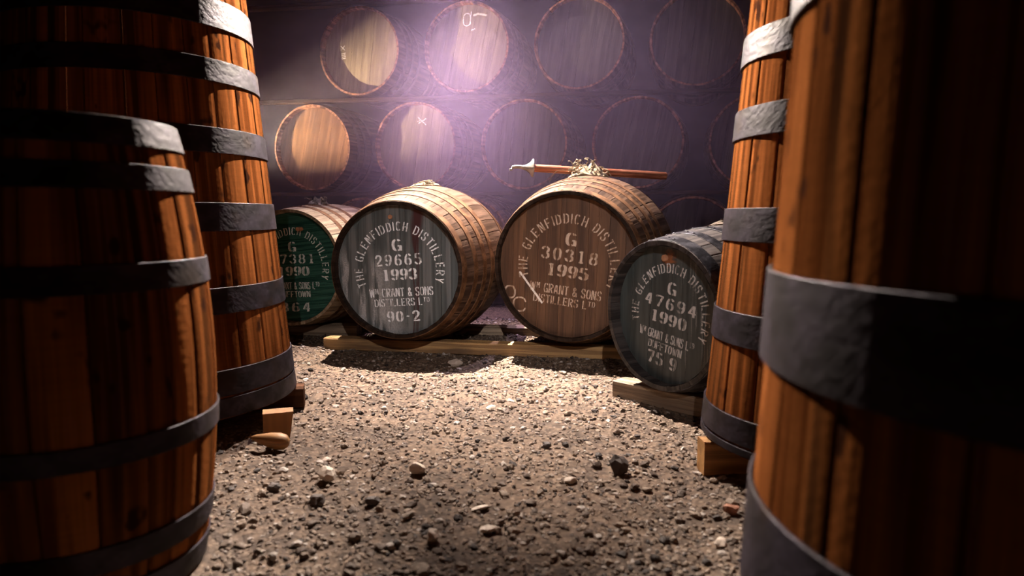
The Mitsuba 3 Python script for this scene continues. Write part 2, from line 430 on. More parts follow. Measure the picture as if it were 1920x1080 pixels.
def plane_mesh(meshes, y_front, uvoff=None):
    """extruded shapes in (x, z) of a head, front face at local y = y_front, growing into the picture"""
    mb = MB()
    for m in meshes:
        v = np.asarray(m.vertices)
        m2 = trimesh.Trimesh(np.stack([v[:, 0], y_front + v[:, 2], v[:, 1]], 1), m.faces, process=False)
        mb.mesh(m2, uvfn=(lambda w: np.stack([w[:, 0], w[:, 2]], 1)) if uvoff is None else (lambda w: np.stack([uvoff + 0.3 + 0.25 * w[:, 0], w[:, 2] + uvoff * 0.371], 1)))
    return mb


def make_cask(key, M, r, b, L, bsdf_stave, bsdf_head, hoops, bsdf_hoop, n=28, boards=7, board_angle=0.0, recess=0.045, th=0.024,
              nseg=12, painted=True, seed=0, rivets=(), back=True, hoop_t=0.0022, hn=96):
    R = lambda y: r + (b - r) * (1 - abs(2 * y / L - 1) ** 1.7)
    ang = stave_angles(n, seed)
    g = np.random.default_rng(seed + 100)
    ys = np.concatenate([[0, 0.012], np.linspace(0.03, L - 0.03, nseg), [L - 0.012, L]])
    for i in range(n):
        part(key, 'stave', stave_mesh(R, ys, ang[i], ang[i + 1], th, (g.random() - 0.5) * 0.0016, chime=0.04), bsdf_stave, M)
    for (y0, y1) in hoops:
        h = part(key, 'hoop', band(R, y0, y1, t=hoop_t, n=hn), bsdf_hoop, M)
        for (ra, dy) in rivets:
            part(h, 'rivet', rivet(R, (y0 + y1) / 2 + dy * (y1 - y0), ra, hoop_t), bsdf_hoop, M)
    ri = R(recess) - th + 0.001
    g2 = np.random.default_rng(seed + 50)
    w = 1 + 0.5 * (g2.random(boards) - 0.5)
    cuts = (np.concatenate([[0], np.cumsum(w)]) / w.sum() * 2 - 1) * ri
    for side in ((0, 1) if back else (0,)):
        for i in range(boards):
            strip = affinity.rotate(box(cuts[i] + 0.0006, -2, cuts[i + 1] - 0.0006, 2), board_angle, origin=(0, 0))
            poly = Point(0, 0).buffer(ri, 32).intersection(strip)
            if poly.is_empty:
                continue
            y0 = recess + (g2.random() - 0.5) * 0.0015 if side == 0 else L - recess - 0.02
            if painted and side == 0:
                mb = plane_mesh(extrude(poly, 0.02), y0)
            else:
                poly0 = affinity.rotate(poly, -board_angle, origin=(0, 0))
                mb = MB(); u0 = wid()
                for m in extrude(poly0, 0.02):
                    v = np.asarray(m.vertices)
                    ca, sa = math.cos(math.radians(board_angle)), math.sin(math.radians(board_angle))
                    uv0 = np.stack([u0 + 0.3 + (v[:, 0] - cuts[i]), v[:, 1] + u0 * 0.371], 1)
                    f = np.asarray(m.faces)
                    W = np.stack([v[:, 0] * ca - v[:, 1] * sa, y0 + v[:, 2], v[:, 0] * sa + v[:, 1] * ca], 1)
                    fl = f.reshape(-1)
                    mb.v.append(W[fl]); mb.uv.append(uv0[fl]); mb.f.append(np.arange(len(fl)).reshape(-1, 3) + mb.n); mb.n += len(fl)
            part(key, 'head_board' if side == 0 else 'back_board', mb, bsdf_head if side == 0 else bsdf_stave, M)
    return R, ri


# ------------------------------------------------------------------ stencil lettering
def _ring(x0, x1, y0, y1, a0=0, a1=360, n=26):
    a = np.radians(np.linspace(a0, a1, n))
    c, s = np.cos(a), np.sin(a)
    p = 2.6
    ex = np.sign(c) * np.abs(c) ** (2 / p); ey = np.sign(s) * np.abs(s) ** (2 / p)
    return [((x0 + x1) / 2 + (x1 - x0) / 2 * u, (y0 + y1) / 2 + (y1 - y0) / 2 * v) for u, v in zip(ex, ey)]


def glyph(ch):
    """(strokes, width, cut in the middle) in a box one unit high"""
    W = 0.46
    V = lambda x: [(x, 0), (x, 1)]
    D = {
        'T': ([V(W / 2), [(-.04, .95), (W / 2 - .13, .95)], [(W / 2 + .13, .95), (W + .04, .95)]], W, 0),
        'H': ([V(0), V(W), [(.15, .5), (W - .15, .5)]], W, 0),
        'E': ([V(0), [(.16, .95), (W, .95)], [(.16, .5), (W - .08, .5)], [(.16, .05), (W, .05)]], W, 0),
        'F': ([V(0), [(.16, .95), (W, .95)], [(.16, .5), (W - .08, .5)]], W, 0),
        'L': ([V(0), [(.18, .05), (W, .05)]], W, 0),
        'I': ([V(0.02)], .04, 0),
        'N': ([V(0), V(W), [(.10, .93), (W - .10, .07)]], W, 0),
        'D': ([V(0), [(.16, .95), (.24, .95), (W - .04, .85), (W, .7), (W, .3), (W - .04, .15), (.24, .05), (.16, .05)]], W, 0),
        'C': ([_ring(0, W, .04, .96, 40, 320)], W, 1),
        'G': ([_ring(0, W, .04, .96, 40, 300), [(W * .62, .42), (W, .42), (W, .0)]], W, 1),
        'S': ([[(W, .76), (W * .9, .9), (W * .7, .96), (W * .3, .96), (.03, .86), (.03, .64), (W * .35, .53), (W * .65, .47), (W - .03, .36), (W - .03, .14), (W * .7, .04), (W * .3, .04), (.02, .12), (0, .24)]], W, 1),
        'R': ([V(0), [(.16, .95), (.26, .95), (W, .84), (W, .62), (.26, .5), (.16, .5)], [(.2, .42), (W, 0)]], W, 0),
        'Y': ([[(0, 1), (W / 2 - .05, .48)], [(W, 1), (W / 2, .42), (W / 2, 0)]], W, 0),
        'W': ([[(0, 1), (.17, 0)], [(.2, .1), (.33, .9)], [(.36, .9), (.49, .1)], [(.52, 0), (.68, 1)]], .68, 0),
        'M': ([V(0), V(.56), [(.08, .98), (.26, .35)], [(.30, .35), (.48, .98)]], .56, 0),
        'A': ([[(0, 0), (.2, .96)], [(.28, .96), (.48, 0)], [(.13, .3), (.35, .3)]], .48, 0),
        'O': ([_ring(0, W, .04, .96)], W, 1),
        'U': ([[(0, 1), (0, .25), (.08, .08), (.18, .04), (W - .18, .04), (W - .08, .08), (W, .25), (W, 1)]], W, 1),
        '&': ([[(W + .04, 0), (.06, .76), (.12, .92), (.24, .95), (.34, .82), (.28, .64)], [(.2, .56), (0, .3), (.04, .1), (.18, .04), (.34, .12), (W, .42)]], W, 0),
        '-': ([[(.02, .5), (.26, .5)]], .28, 0),
        '0': ([_ring(0, W, .04, .96)], W, 1),
        '1': ([[(W / 2, 0), (W / 2, 1)], [(W / 2 - .16, .88), (W / 2 - .02, .95)], [(W / 2 - .16, .04), (W / 2 + .16, .04)]], W, 0),
        '2': ([[(0, .7), (.03, .86), (W * .3, .96), (W * .7, .96), (W - .02, .84), (W - .02, .62), (W * .6, .4), (.08, .16)], [(-.02, .05), (W, .05), (W, .16)]], W, 0),
        '3': ([[(0, .74), (.03, .88), (W * .3, .96), (W * .7, .96), (W - .02, .84), (W - .02, .64), (W * .66, .53)], [(W * .66, .49), (W, .38), (W, .14), (W * .7, .04), (W * .3, .04), (.03, .12), (0, .26)]], W, 1),
        '4': ([[(W * .74, 0), (W * .74, .98)], [(W * .56, .92), (0, .3), (W * .56, .3)], [(W * .9, .3), (W + .04, .3)]], W, 0),
        '5': ([[(W, .95), (.07, .95), (.04, .58)], [(.12, .58), (W * .6, .60), (W, .48), (W, .16), (W * .7, .04), (W * .3, .04), (.02, .12), (0, .24)]], W, 1),
        '6': ([_ring(0, W, .04, .56), [(W, .80), (W * .86, .92), (W * .6, .96), (W * .3, .9), (.03, .7), (0, .4), (0, .3)]], W, 1),
        '7': ([[(0, .84), (0, .95), (W, .95), (W, .88), (W * .34, 0)]], W, 0),
        '8': ([_ring(.03, W - .03, .54, .96), _ring(0, W, .04, .52)], W, 1),
        '9': ([_ring(0, W, .44, .96), [(0, .20), (W * .14, .08), (W * .4, .04), (W * .7, .1), (W - .03, .3), (W, .6), (W, .7)]], W, 1),
    }
    return D[ch]


def glyph_poly(ch, weight=0.105, squash=1.0):
    st, w, cut = glyph(ch)
    ps = [LineString([(x * squash, y) for x, y in s]).buffer(weight / 2, cap_style='flat', join_style='round') for s in st]
    g = affinity.scale(unary_union(ps), 1 / squash, 1, origin=(0, 0))
    if cut:
        g = g.difference(box(w / 2 - 0.05, -1, w / 2 + 0.05, 2))
    return g, w


def text_line(s, h, width, weight=0.105, squash=0.7, sp=0.24):
    """a centred line of text h high and width wide, as shapely shapes per string"""
    x, out = 0.0, []
    k = 1.0
    for ch in s:
        if ch == ' ':
            x += 0.46 + .8 * max(sp - .24, 0); continue
        small = ch.islower()
        g, w = glyph_poly(ch.upper(), weight, squash)
        if small:
            g = affinity.translate(affinity.scale(g, .62, .62, origin=(0, 0)), 0, .38); w *= .62
        out.append(affinity.translate(g, x, 0)); x += w + sp
    x -= sp
    return affinity.scale(affinity.translate(unary_union(out), -x / 2, -0.5), width / x, h, origin=(0, 0))


def text_arc(s, rad, h, a_from, a_to, weight=0.12, squash=0.75):
    """letters standing on an arc, from angle a_from (degrees) clockwise to a_to"""
    ws = [0.42 if ch == ' ' else glyph(ch)[1] + 0.22 for ch in s]
    tot, x, out = sum(ws), 0.0, []
    for ch, w in zip(s, ws):
        if ch != ' ':
            a = a_from + (a_to - a_from) * (x + w / 2) / tot
            g, gw = glyph_poly(ch, weight, squash)
            g = affinity.scale(affinity.translate(g, -gw / 2, -0.5), h * 0.92, h, origin=(0, 0))
            out.append(affinity.rotate(affinity.translate(g, 0, rad), a - 90, origin=(0, 0)))
        x += w
    return unary_union(out)


def lettering(key, M, ri, y, lines, bsdf, roll=0.0):
    for g in lines:
        g = affinity.rotate(g, -roll, origin=(0, 0))
        g = g.intersection(Point(0, 0).buffer(ri * 0.985))
        part(key, 'lettering', plane_mesh(extrude(g, 0.0012), y - 0.0016), bsdf, M)


def disc_plug(r, y0, y1, x, z, n=14):
    mb = MB()
    a = np.linspace(0, 2 * np.pi, n + 1)
    P = lambda rr, y: np.stack([x + rr * np.cos(a), 0 * a + y, z + rr * np.sin(a)], -1)
    mb.grid(np.stack([P(1e-5, y0), P(r * .85, y0)])); mb.grid(np.stack([P(r * .85, y0), P(r, y0 + .001), P(r, y1)]))
    return mb


DEG = math.pi / 180
ARC = 'THE GLENFIDDICH DISTILLERY'
HOOPS6 = lambda L: [(0.004, 0.040), (0.105, 0.140), (0.195, 0.232), (0.285, 0.325), (L - 0.325, L - 0.285), (L - 0.232, L - 0.195), (L - 0.140, L - 0.105), (L - 0.040, L - 0.004)]


def head_lines(r, g, number, year, l1, l2, l3=None, nw=0.7, yw=0.52, l3w=.46):
    o = [text_arc(ARC, .66 * r, .135 * r, 203, -22, .125, .8),
         affinity.translate(text_line(g, .175 * r, .115 * r, .12, .65), 0, .375 * r),
         affinity.translate(text_line(number, .165 * r, nw * r, .125, .75, .42), 0, .15 * r),
         affinity.translate(text_line(year, .165 * r, yw * r, .125, .55, .30), 0, -.075 * r),
         affinity.translate(text_line(l1, .130 * r, 1.02 * r, .125, .75), 0, -.345 * r),
         affinity.translate(text_line(l2, .115 * r, .88 * r if len(l2) > 9 else .62 * r, .12, .75), 0, -.50 * r)]
    if l3:
        o.append(affinity.translate(text_line(l3, .16 * r, l3w * r, .12, .6, .36), 0, -.72 * r))
    return o


# the four casks lying on timbers
CASKS = {}


def place(x, y, z0, r, phi, tilt=0.0, roll=0.0):
    return frame((x, y, z0 + r), phi, tilt, roll)


k = thing('cask', 'large cask with a slate grey painted head stencilled 29665 and 1993, on the long timber', 'cask', 'casks lying on timbers')
M = place(-0.526, 3.07, 0.094, 0.311, 12.0 * DEG, 1.5 * DEG)
R1, ri = make_cask(k, M, 0.311, 0.388, 0.92, 'oak_weathered', 'paint_slate', HOOPS6(.92), 'hoop_rusty', n=30, boards=7, board_angle=-1, seed=1, rivets=((-.12, 0), (-.08, 0)), hoop_t=.0035)
lettering(k, M, ri, .045, head_lines(ri, 'G', '29665', '1993', 'Wm GRANT & SONS', 'DISTILLERS Ltd', '90-2', nw=.72, l3w=.5), 'letter_slate', roll=-4)
part(k, 'bung', disc_plug(.010, .038, .05, -.035, ri * .80), 'cork', M, 'small reddish bung')
CASKS['slate'] = (M, R1)

k = thing('cask', 'large cask with a bare brown wooden head stencilled 30318 and 1995, under the copper tube', 'cask', 'casks lying on timbers')
M = place(0.2345, 2.99, 0.094, 0.332, 19.5 * DEG, 1.5 * DEG)
R2, ri = make_cask(k, M, 0.332, 0.412, 0.95, 'oak_weathered', 'head_brown', HOOPS6(.95), 'hoop_rusty', n=30, boards=11, board_angle=-2, seed=2, painted=False, rivets=((-.16, -.2), (-.11, .2), (-.06, -.2)))
lettering(k, M, ri, .045, head_lines(ri, 'G', '30318', '1995', 'Wm GRANT & SONS', 'DISTILLERS Ltd', None, nw=.78, yw=.56), 'letter_brown', roll=7)
for pts, w in (([(-.70, -.10), (-.38, -.52)], .014), (_ring(-.93, -.78, -.47, -.30, 0, 360), .012), (_ring(-.80, -.62, -.66, -.46, 20, 330), .012)):
    g = LineString([(x * ri, z * ri) for x, z in pts]).buffer(w * ri, cap_style='round').intersection(Point(0, 0).buffer(ri * .985))
    part(k, 'chalk_mark', plane_mesh(extrude(g, .001), .0432), 'chalk' if w > .013 else 'letter_brown', M)
CASKS['brown'] = (M, R2)

k = thing('cask', 'small cask with a black-green painted head stencilled 47694 and 1990, beside the dark-stained vat', 'cask', 'casks lying on timbers')
M = place(0.487, 2.23, 0.074, 0.2485, 55.0 * DEG, 0.5 * DEG)
R3, ri = make_cask(k, M, 0.2485, 0.296, 0.74, 'oak_black', 'paint_black', [(0.004, 0.05), (.10, .135), (.20, .235), (.74 - .235, .74 - .20), (.74 - .135, .74 - .10), (.69, .736)], 'hoop_black',
                   n=26, boards=6, board_angle=-3, seed=3, rivets=((-.30, 0), (-.18, 0), (.02, .1), (.14, -.1)))
lettering(k, M, ri, .045, head_lines(ri, 'G', '47694', '1990', 'Wm GRANT & SONS Ltd', 'DUFFTOWN', None, nw=.92, yw=.62) +
          [affinity.translate(text_line('75 9', .18 * ri, .52 * ri, .14, .62, .34), -.02 * ri, -.69 * ri)], 'letter_black', roll=8)
part(k, 'bung', disc_plug(.012, .037, .05, -.02, ri * .80), 'cork', M, 'rust brown bung')
CASKS['black'] = (M, R3)

k = thing('cask', 'cask with a green painted head stencilled 7381 and 1990, behind the tall hooped vat', 'cask', 'casks lying on timbers')
M = place(-1.168, 3.560, 0.076, 0.305, 14.0 * DEG, 0.0)
R4, ri = make_cask(k, M, 0.305, 0.338, 0.86, 'oak_cream', 'paint_green', [(.10, .135), (.19, .225), (.29, .325), (.53, .57), (.63, .67), (.72, .755), (.82, .856)], 'hoop_rusty', n=30, boards=7, board_angle=84, seed=4,
                   rivets=((.05, 0), (.10, 0)))
lettering(k, M, ri, .045, head_lines(ri, 'G', '17381', '1990', 'Wm GRANT & SONS Ltd', 'DUFFTOWN', None, nw=.86, yw=.6) +
          [affinity.translate(text_line('364', .165 * ri, .56 * ri, .12, .62, .5), 0, -.74 * ri)], 'letter_green', roll=-2)
part(k, 'peg', disc_plug(.011, .005, .05, .055, ri * .70), 'cork', M, 'wooden peg')
CASKS['green'] = (M, R4)

# ------------------------------------------------------------------ the rack: three rows of casks
PSI = 0.1544
RX = np.array([math.cos(PSI), -math.sin(PSI), 0])
ORG = np.array([-1.452, 5.024, 0.0])
PITCHX = 0.774
ROWS = {1: (0.475, .483), 2: (1.142, 0.0), 3: (1.809, .483)}
NAMES = {(2, 0): 'racked cask with an amber lit head of brown boards, leftmost of the middle row', (2, 1): 'racked cask with a chalk cross on its pale head',
         (2, 2): 'racked cask behind the copper tube, third of the middle row', (2, 3): 'racked cask in shade, fourth of the middle row', (2, 4): 'racked cask half hidden by the dark-stained vat, last of the middle row',
         (3, 0): 'racked cask with orange staves lit below its head, leftmost of the top row', (3, 1): 'racked cask with a chalk loop and bar on its head, in the top row',
         (3, 2): 'racked cask right of the chalk loop cask, third of the top row', (3, 3): 'racked cask with a red lit lower rim, last of the top row',
         (1, 0): 'bottom row cask showing above the gap between green and slate heads', (1, 1): 'bottom row cask behind the slate headed cask',
         (1, 2): 'bottom row cask behind the brown headed cask', (1, 3): 'bottom row cask at the right end in the dark'}
RB, RBB, RL = 0.306, 0.336, 0.88
for (row, i), lab in sorted(NAMES.items()):
    z, off = ROWS[row]
    c = ORG + RX * PITCHX * (i + off)
    k = thing('cask', lab, 'cask', 'casks stacked on the rack')
    M = frame((c[0], c[1], z), .259, 0, (hash_ := ((row * 7 + i * 3) % 5 - 2) * 0.03))
    head = 'head_rack_brown' if (row, i) in ((2, 0), (1, 0), (1, 1)) else 'head_rack' if (row, i) in ((2, 1), (3, 0), (3, 1)) else 'head_rack_shaded'  # heads outside the low lamp get the copy with painted shade
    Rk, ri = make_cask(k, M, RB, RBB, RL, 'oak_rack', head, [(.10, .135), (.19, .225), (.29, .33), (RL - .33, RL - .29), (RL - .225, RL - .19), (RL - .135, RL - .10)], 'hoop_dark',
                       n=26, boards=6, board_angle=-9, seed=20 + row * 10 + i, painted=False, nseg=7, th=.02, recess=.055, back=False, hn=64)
    marks = []
    if (row, i) == (2, 1):
        marks = [([(.02, .70), (.22, .52)], .012), ([(.04, .56), (.22, .66)], .012), ([(.0, .60), (.10, .63)], .008)]
    if (row, i) == (3, 1):
        marks = [(_ring(-.16, .02, .52, .80, 60, 400), .010), ([(.03, .84), (.02, .56)], .010), ([(.10, .76), (.20, .79), (.40, .76)], .022), ([(.06, .42), (.14, .45)], .010)]
    if (row, i) == (3, 0):
        marks = [([(-.55, zz), (-.45, zz + .005)], .008) for zz in (.02, -.02, -.06, -.10)] + [([(-.56, .10), (-.46, .2)], .008), ([(-.46, .10), (-.56, .2)], .008)]
    for pts, w in marks:
        g = LineString([(x * ri, zz * ri) for x, zz in pts]).buffer(w * ri, cap_style='round')
        part(k, 'chalk_mark', plane_mesh(extrude(g, .001), .0532), 'chalk', M)


def beam_mesh(p0, p1, w, h, seed=0, cham=0.004):
    """a sawn timber from p0 to p1 (points on its underside's middle), slightly uneven"""
    p0, p1 = np.asarray(p0, float), np.asarray(p1, float)
    d = p1 - p0; Ln = np.linalg.norm(d); d /= Ln
    s = np.cross(d, [0, 0, 1.0]); s /= np.linalg.norm(s); u = np.cross(s, d)
    g = np.random.default_rng(seed)
    n = max(3, int(Ln / .07))
    t = np.linspace(0, Ln, n)
    prof = np.array([(-w / 2 + cham, 0), (w / 2 - cham, 0), (w / 2, cham), (w / 2, h - cham), (w / 2 - cham, h), (-w / 2 + cham, h), (-w / 2, h - cham), (-w / 2, cham)])
    mb, u0 = MB(), wid()
    jit = (g.random((n, 8, 2)) - .5) * .0022
    ring = p0 + t[:, None, None] * d + (prof[None, :, 0] + jit[..., 0])[..., None] * s + (prof[None, :, 1] + jit[..., 1])[..., None] * u
    per = np.concatenate([[0], np.cumsum(np.linalg.norm(np.roll(prof, -1, 0) - prof, axis=1))])
    for q in range(8):
        a, b = q, (q + 1) % 8
        mb.grid(np.stack([ring[:, a], ring[:, b]], 1), np.stack([np.broadcast_to(u0 + .3 + np.array([per[q], per[q + 1]])[None] * .8, (n, 2)), np.broadcast_to(t[:, None], (n, 2))], -1))
    for e in (0, -1):
        c = ring[e].mean(0)
        mb.grid(np.stack([np.vstack([ring[e], ring[e][:1]]), np.broadcast_to(c, (9, 3))], 0), np.stack([np.broadcast_to(u0 + .3 + .01 * np.arange(9)[None], (2, 9)), np.array([[0] * 9, [.02] * 9])], -1))
    return mb


def solid(name, label, cat, mb, bsdf, group=None):
    k = thing(name, label, cat, group)
    scene[k] = mb.ply(bsdf)
    return k


AX = np.array([math.sin(.259), math.cos(.259), 0])
for (zc, lab) in ((0.475 + 0.3205, 'rack rail of dark timber under the middle row of casks'), (1.142 + 0.3205, 'rack rail of dark timber under the top row of casks'), (1.809 + 0.3205, 'rack rail of dark timber above the top row of casks')):
    a, b = ORG - RX * .55 + AX * .045, ORG + RX * 3.75 + AX * .045
    solid('rack_rail', lab, 'rail', beam_mesh((a[0], a[1], zc), (b[0], b[1], zc), .07, .026, int(zc * 10)), 'timber_dark', 'rack rails')
a, b = ORG - RX * .55 + AX * .2, ORG + RX * 3.75 + AX * .2
solid('rack_rail', 'ground rail of dark timber under the bottom row of casks', 'rail', beam_mesh((a[0], a[1], -.005), (b[0], b[1], -.005), .12, .148, 3), 'timber_dark')

# timbers under the casks in front
solid('timber_skid', 'long tan timber under the slate and brown headed casks', 'timber', beam_mesh((-0.925, 3.372, -.008), (0.66, 3.085, -.008), .085, .058, 5), 'timber')
solid('timber_skid', 'rear timber under the slate and brown headed casks', 'timber', beam_mesh((-0.70, 3.86, -.008), (0.90, 3.60, -.008), .085, .05, 6), 'timber_grey')
solid('timber_skid', 'brown timber under the green headed cask', 'timber', beam_mesh((-1.62, 3.80, -.006), (-0.845, 3.73, -.006), .09, .060, 7), 'timber_grey')
solid('timber_block', 'short dark block on the brown timber beside the green headed cask', 'timber', beam_mesh((-1.06, 3.93, -.006), (-0.885, 3.91, -.006), .08, .098, 8), 'timber_grey')
solid('timber_skid', 'short grey-brown timber under the black-green headed cask', 'timber', beam_mesh((0.395, 2.455, -.008), (0.86, 1.995, -.008), .085, .066, 9), 'timber_grey')

# ------------------------------------------------------------------ standing vats and barrel


def make_vat(key, cx, cy, Rf, z0, z1, hoops, n, seed, th=.03, bsdf='oak_vat', hoop_bsdf='hoop_steel', uneven=.0025, rivet_at=(), hoop_t=.004, zs=None, head_z=None):
    M = np.eye(4); M[:3, 3] = (cx, cy, 0)
    ang = stave_angles(n, seed, .3)
    g = np.random.default_rng(seed + 9)
    ys = np.linspace(z0, z1, 12) if zs is None else zs
    for i in range(n):
        part(key, 'stave', stave_mesh(Rf, ys, ang[i], ang[i + 1], th, -uneven * g.random(), seg=5, cham=.0035, gap=.0008, upright=True), bsdf, M)
    for (a, b) in hoops:
        h = part(key, 'hoop', band(Rf, a, b, t=hoop_t, n=128, upright=True), hoop_bsdf, M)
        for ra in rivet_at:
            for dy in (.3, .7):
                part(h, 'rivet', rivet(Rf, a + (b - a) * dy, ra, hoop_t, .009, True), hoop_bsdf, M)
    a = np.linspace(0, 2 * np.pi, 49)
    for zz in ([z0 + .05, z1 - .04] if head_z is None else head_z):
        mb = MB(); rr = Rf(zz) - th - uneven
        mb.grid(np.stack([np.stack([1e-4 * np.cos(a), 1e-4 * np.sin(a), 0 * a + zz], -1), np.stack([rr * np.cos(a), rr * np.sin(a), 0 * a + zz], -1)]),
                np.stack([np.stack([3.5 + 0 * a, 0 * a], -1), np.stack([3.5 + .2 * np.cos(a), np.sin(a)], -1)]))
        part(key, 'head', mb, bsdf, M)


k = thing('vat', 'tall tapered oak vat with broad steel hoops, on blocks beside the green headed cask', 'vat')
LRf = lambda z: .4489 - .0871 * z
make_vat(k, -1.166, 2.165, LRf, .075, 2.25, [(.078, .133), (.139, .213), (.372, .447), (.607, .688), (.829, .901), (1.031, 1.095), (1.187, 1.27), (1.36, 1.43), (1.62, 1.69), (1.9, 1.97), (2.16, 2.24)], 30, 31)

for ad in (-86.9, -65.2):      # two added pale strips, standing in for stave edges that catch light
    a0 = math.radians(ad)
    part(k, 'edge_glint', stave_mesh(LRf, np.linspace(.905, 1.60, 8), a0 - .0040, a0 + .0040, .006, .0012, seg=3, cham=.0008, upright=True), 'oak_glint', np.array([[1, 0, 0, -1.166], [0, 1, 0, 2.165], [0, 0, 1, 0], [0, 0, 0, 1.0]]), 'pale strip painted as a lit stave edge')

k = thing('vat', 'dark-stained tapered oak vat with broad hoops, beside the black-green headed cask', 'vat')
S = 0.765
RRf = lambda z: S * (.4458 - .0784 * (.65 + (z - .65) / S))
zr = lambda z: .65 + (z - .65) * S
make_vat(k, 0.851, 1.719, RRf, .082, 2.2, [(.086, zr(-.06) - .003), (zr(-.06) + .003, zr(.025)), (zr(.245), zr(.347)), (zr(.57), zr(.675)), (zr(.896), zr(.99)), (zr(1.134), zr(1.229)), (1.25, 1.33), (1.55, 1.63), (1.85, 1.93), (2.12, 2.19)], 26, 32)

k = thing('vat', 'orange-brown oak vat standing nearest, blurred, cut by the right edge of the dark', 'vat')
FRf = lambda z: .3987 - .0501 * z
make_vat(k, 0.666, 0.714, FRf, .06, 2.1, [(.20, .326), (.480, .587), (.871, .96), (1.25, 1.33), (1.65, 1.73), (2.0, 2.09)], 20, 33, uneven=.003)

k = thing('barrel', 'small bulging oak barrel standing in front of the tall vat', 'barrel')
BRf = lambda z: .2006 + .1984 * z - .2677 * z * z
make_vat(k, -0.786, 1.197, BRf, -.004, .808, [(.008, .055), (.085, .13), (.262, .301), (.532, .576), (.692, .733), (.762, .807)], 22, 34, th=.022, uneven=.002, hoop_t=.003, zs=np.linspace(-.004, .808, 18), head_z=[.03, .775])

# blocks and wedges under the vats
solid('timber_block', 'dark block end sticking out under the tall vat on the left', 'block', beam_mesh((-.98, 2.24, -.004), (-.715, 2.30, -.004), .06, .078, 11, .008), 'oak_rack', 'blocks under the vats')
up = trimesh.creation.extrude_polygon(Polygon([(-.060, 0), (.014, 0), (.026, .078), (-.060, .078)]), .05, engine='earcut')
uv_ = np.asarray(up.vertices)
up = trimesh.Trimesh(np.stack([uv_[:, 0], uv_[:, 2], uv_[:, 1]], 1), up.faces, process=False)
up.apply_transform(trimesh.transformations.rotation_matrix(.35, [0, 0, 1])); up.apply_translation((-.672, 1.965, -.004))
solid('timber_block', 'tan upright wedge shaped block under the near rim of the tall vat', 'block', MB().mesh(up, u0=9.0), 'timber_orange', 'blocks under the vats')
solid('timber_block', 'small tan block end under the dark-stained vat', 'block', beam_mesh((.485, 1.70, -.006), (.80, 1.72, -.006), .055, .086, 13), 'timber_orange', 'blocks under the vats')
solid('timber_block', 'block under the far side of the dark-stained vat', 'block', beam_mesh((.90, 1.95, -.006), (1.10, 1.72, -.006), .06, .086, 14), 'timber_orange', 'blocks under the vats')
solid('timber_block', 'block under the far side of the tall vat', 'block', beam_mesh((-1.50, 2.05, -.006), (-1.30, 2.30, -.006), .06, .079, 15), 'timber_orange', 'blocks under the vats')
solid('timber_block', 'block under the nearest vat', 'block', beam_mesh((.55, .60, -.006), (.80, .85, -.006), .1, .064, 16), 'timber_orange', 'blocks under the vats')
# wedge: a rounded wooden peg lying against the block
cap = trimesh.creation.revolve([(0, 0), (.013, .003), (.021, .012), (.024, .03), (.021, .055), (.010, .10), (.0, .125)], sections=20)
cap.apply_transform(trimesh.transformations.rotation_matrix(-1.5, [0.2, 1, 0]))
cap.apply_translation((-.622, 1.845, .022))
v = cap.vertices
mbp = MB(); mbp.v.append(v); mbp.f.append(cap.faces); mbp.uv.append(np.stack([7.5 + v[:, 2] * .5, v[:, 0]], 1)); mbp.n = len(v)
solid('wooden_peg', 'rounded tan wooden peg lying in front of the tall vat block', 'peg', mbp, 'timber_orange')


# ------------------------------------------------------------------ bung cloths and the copper tube
def tube_path(P, rad, n=8):
    P = np.asarray(P, float)
    t = np.gradient(P, axis=0); t /= np.linalg.norm(t, axis=1, keepdims=True) + 1e-12
    ref = np.where(np.abs(t[:, 2:]) < .9, [0, 0, 1.0], [1.0, 0, 0])
    a = np.cross(t, ref); a /= np.linalg.norm(a, axis=1, keepdims=True) + 1e-12
    b = np.cross(t, a)
    an = np.linspace(0, 2 * np.pi, n + 1)
    rad = np.broadcast_to(rad, (len(P),))
    return P[:, None] + rad[:, None, None] * (np.cos(an)[None, :, None] * a[:, None] + np.sin(an)[None, :, None] * b[:, None])


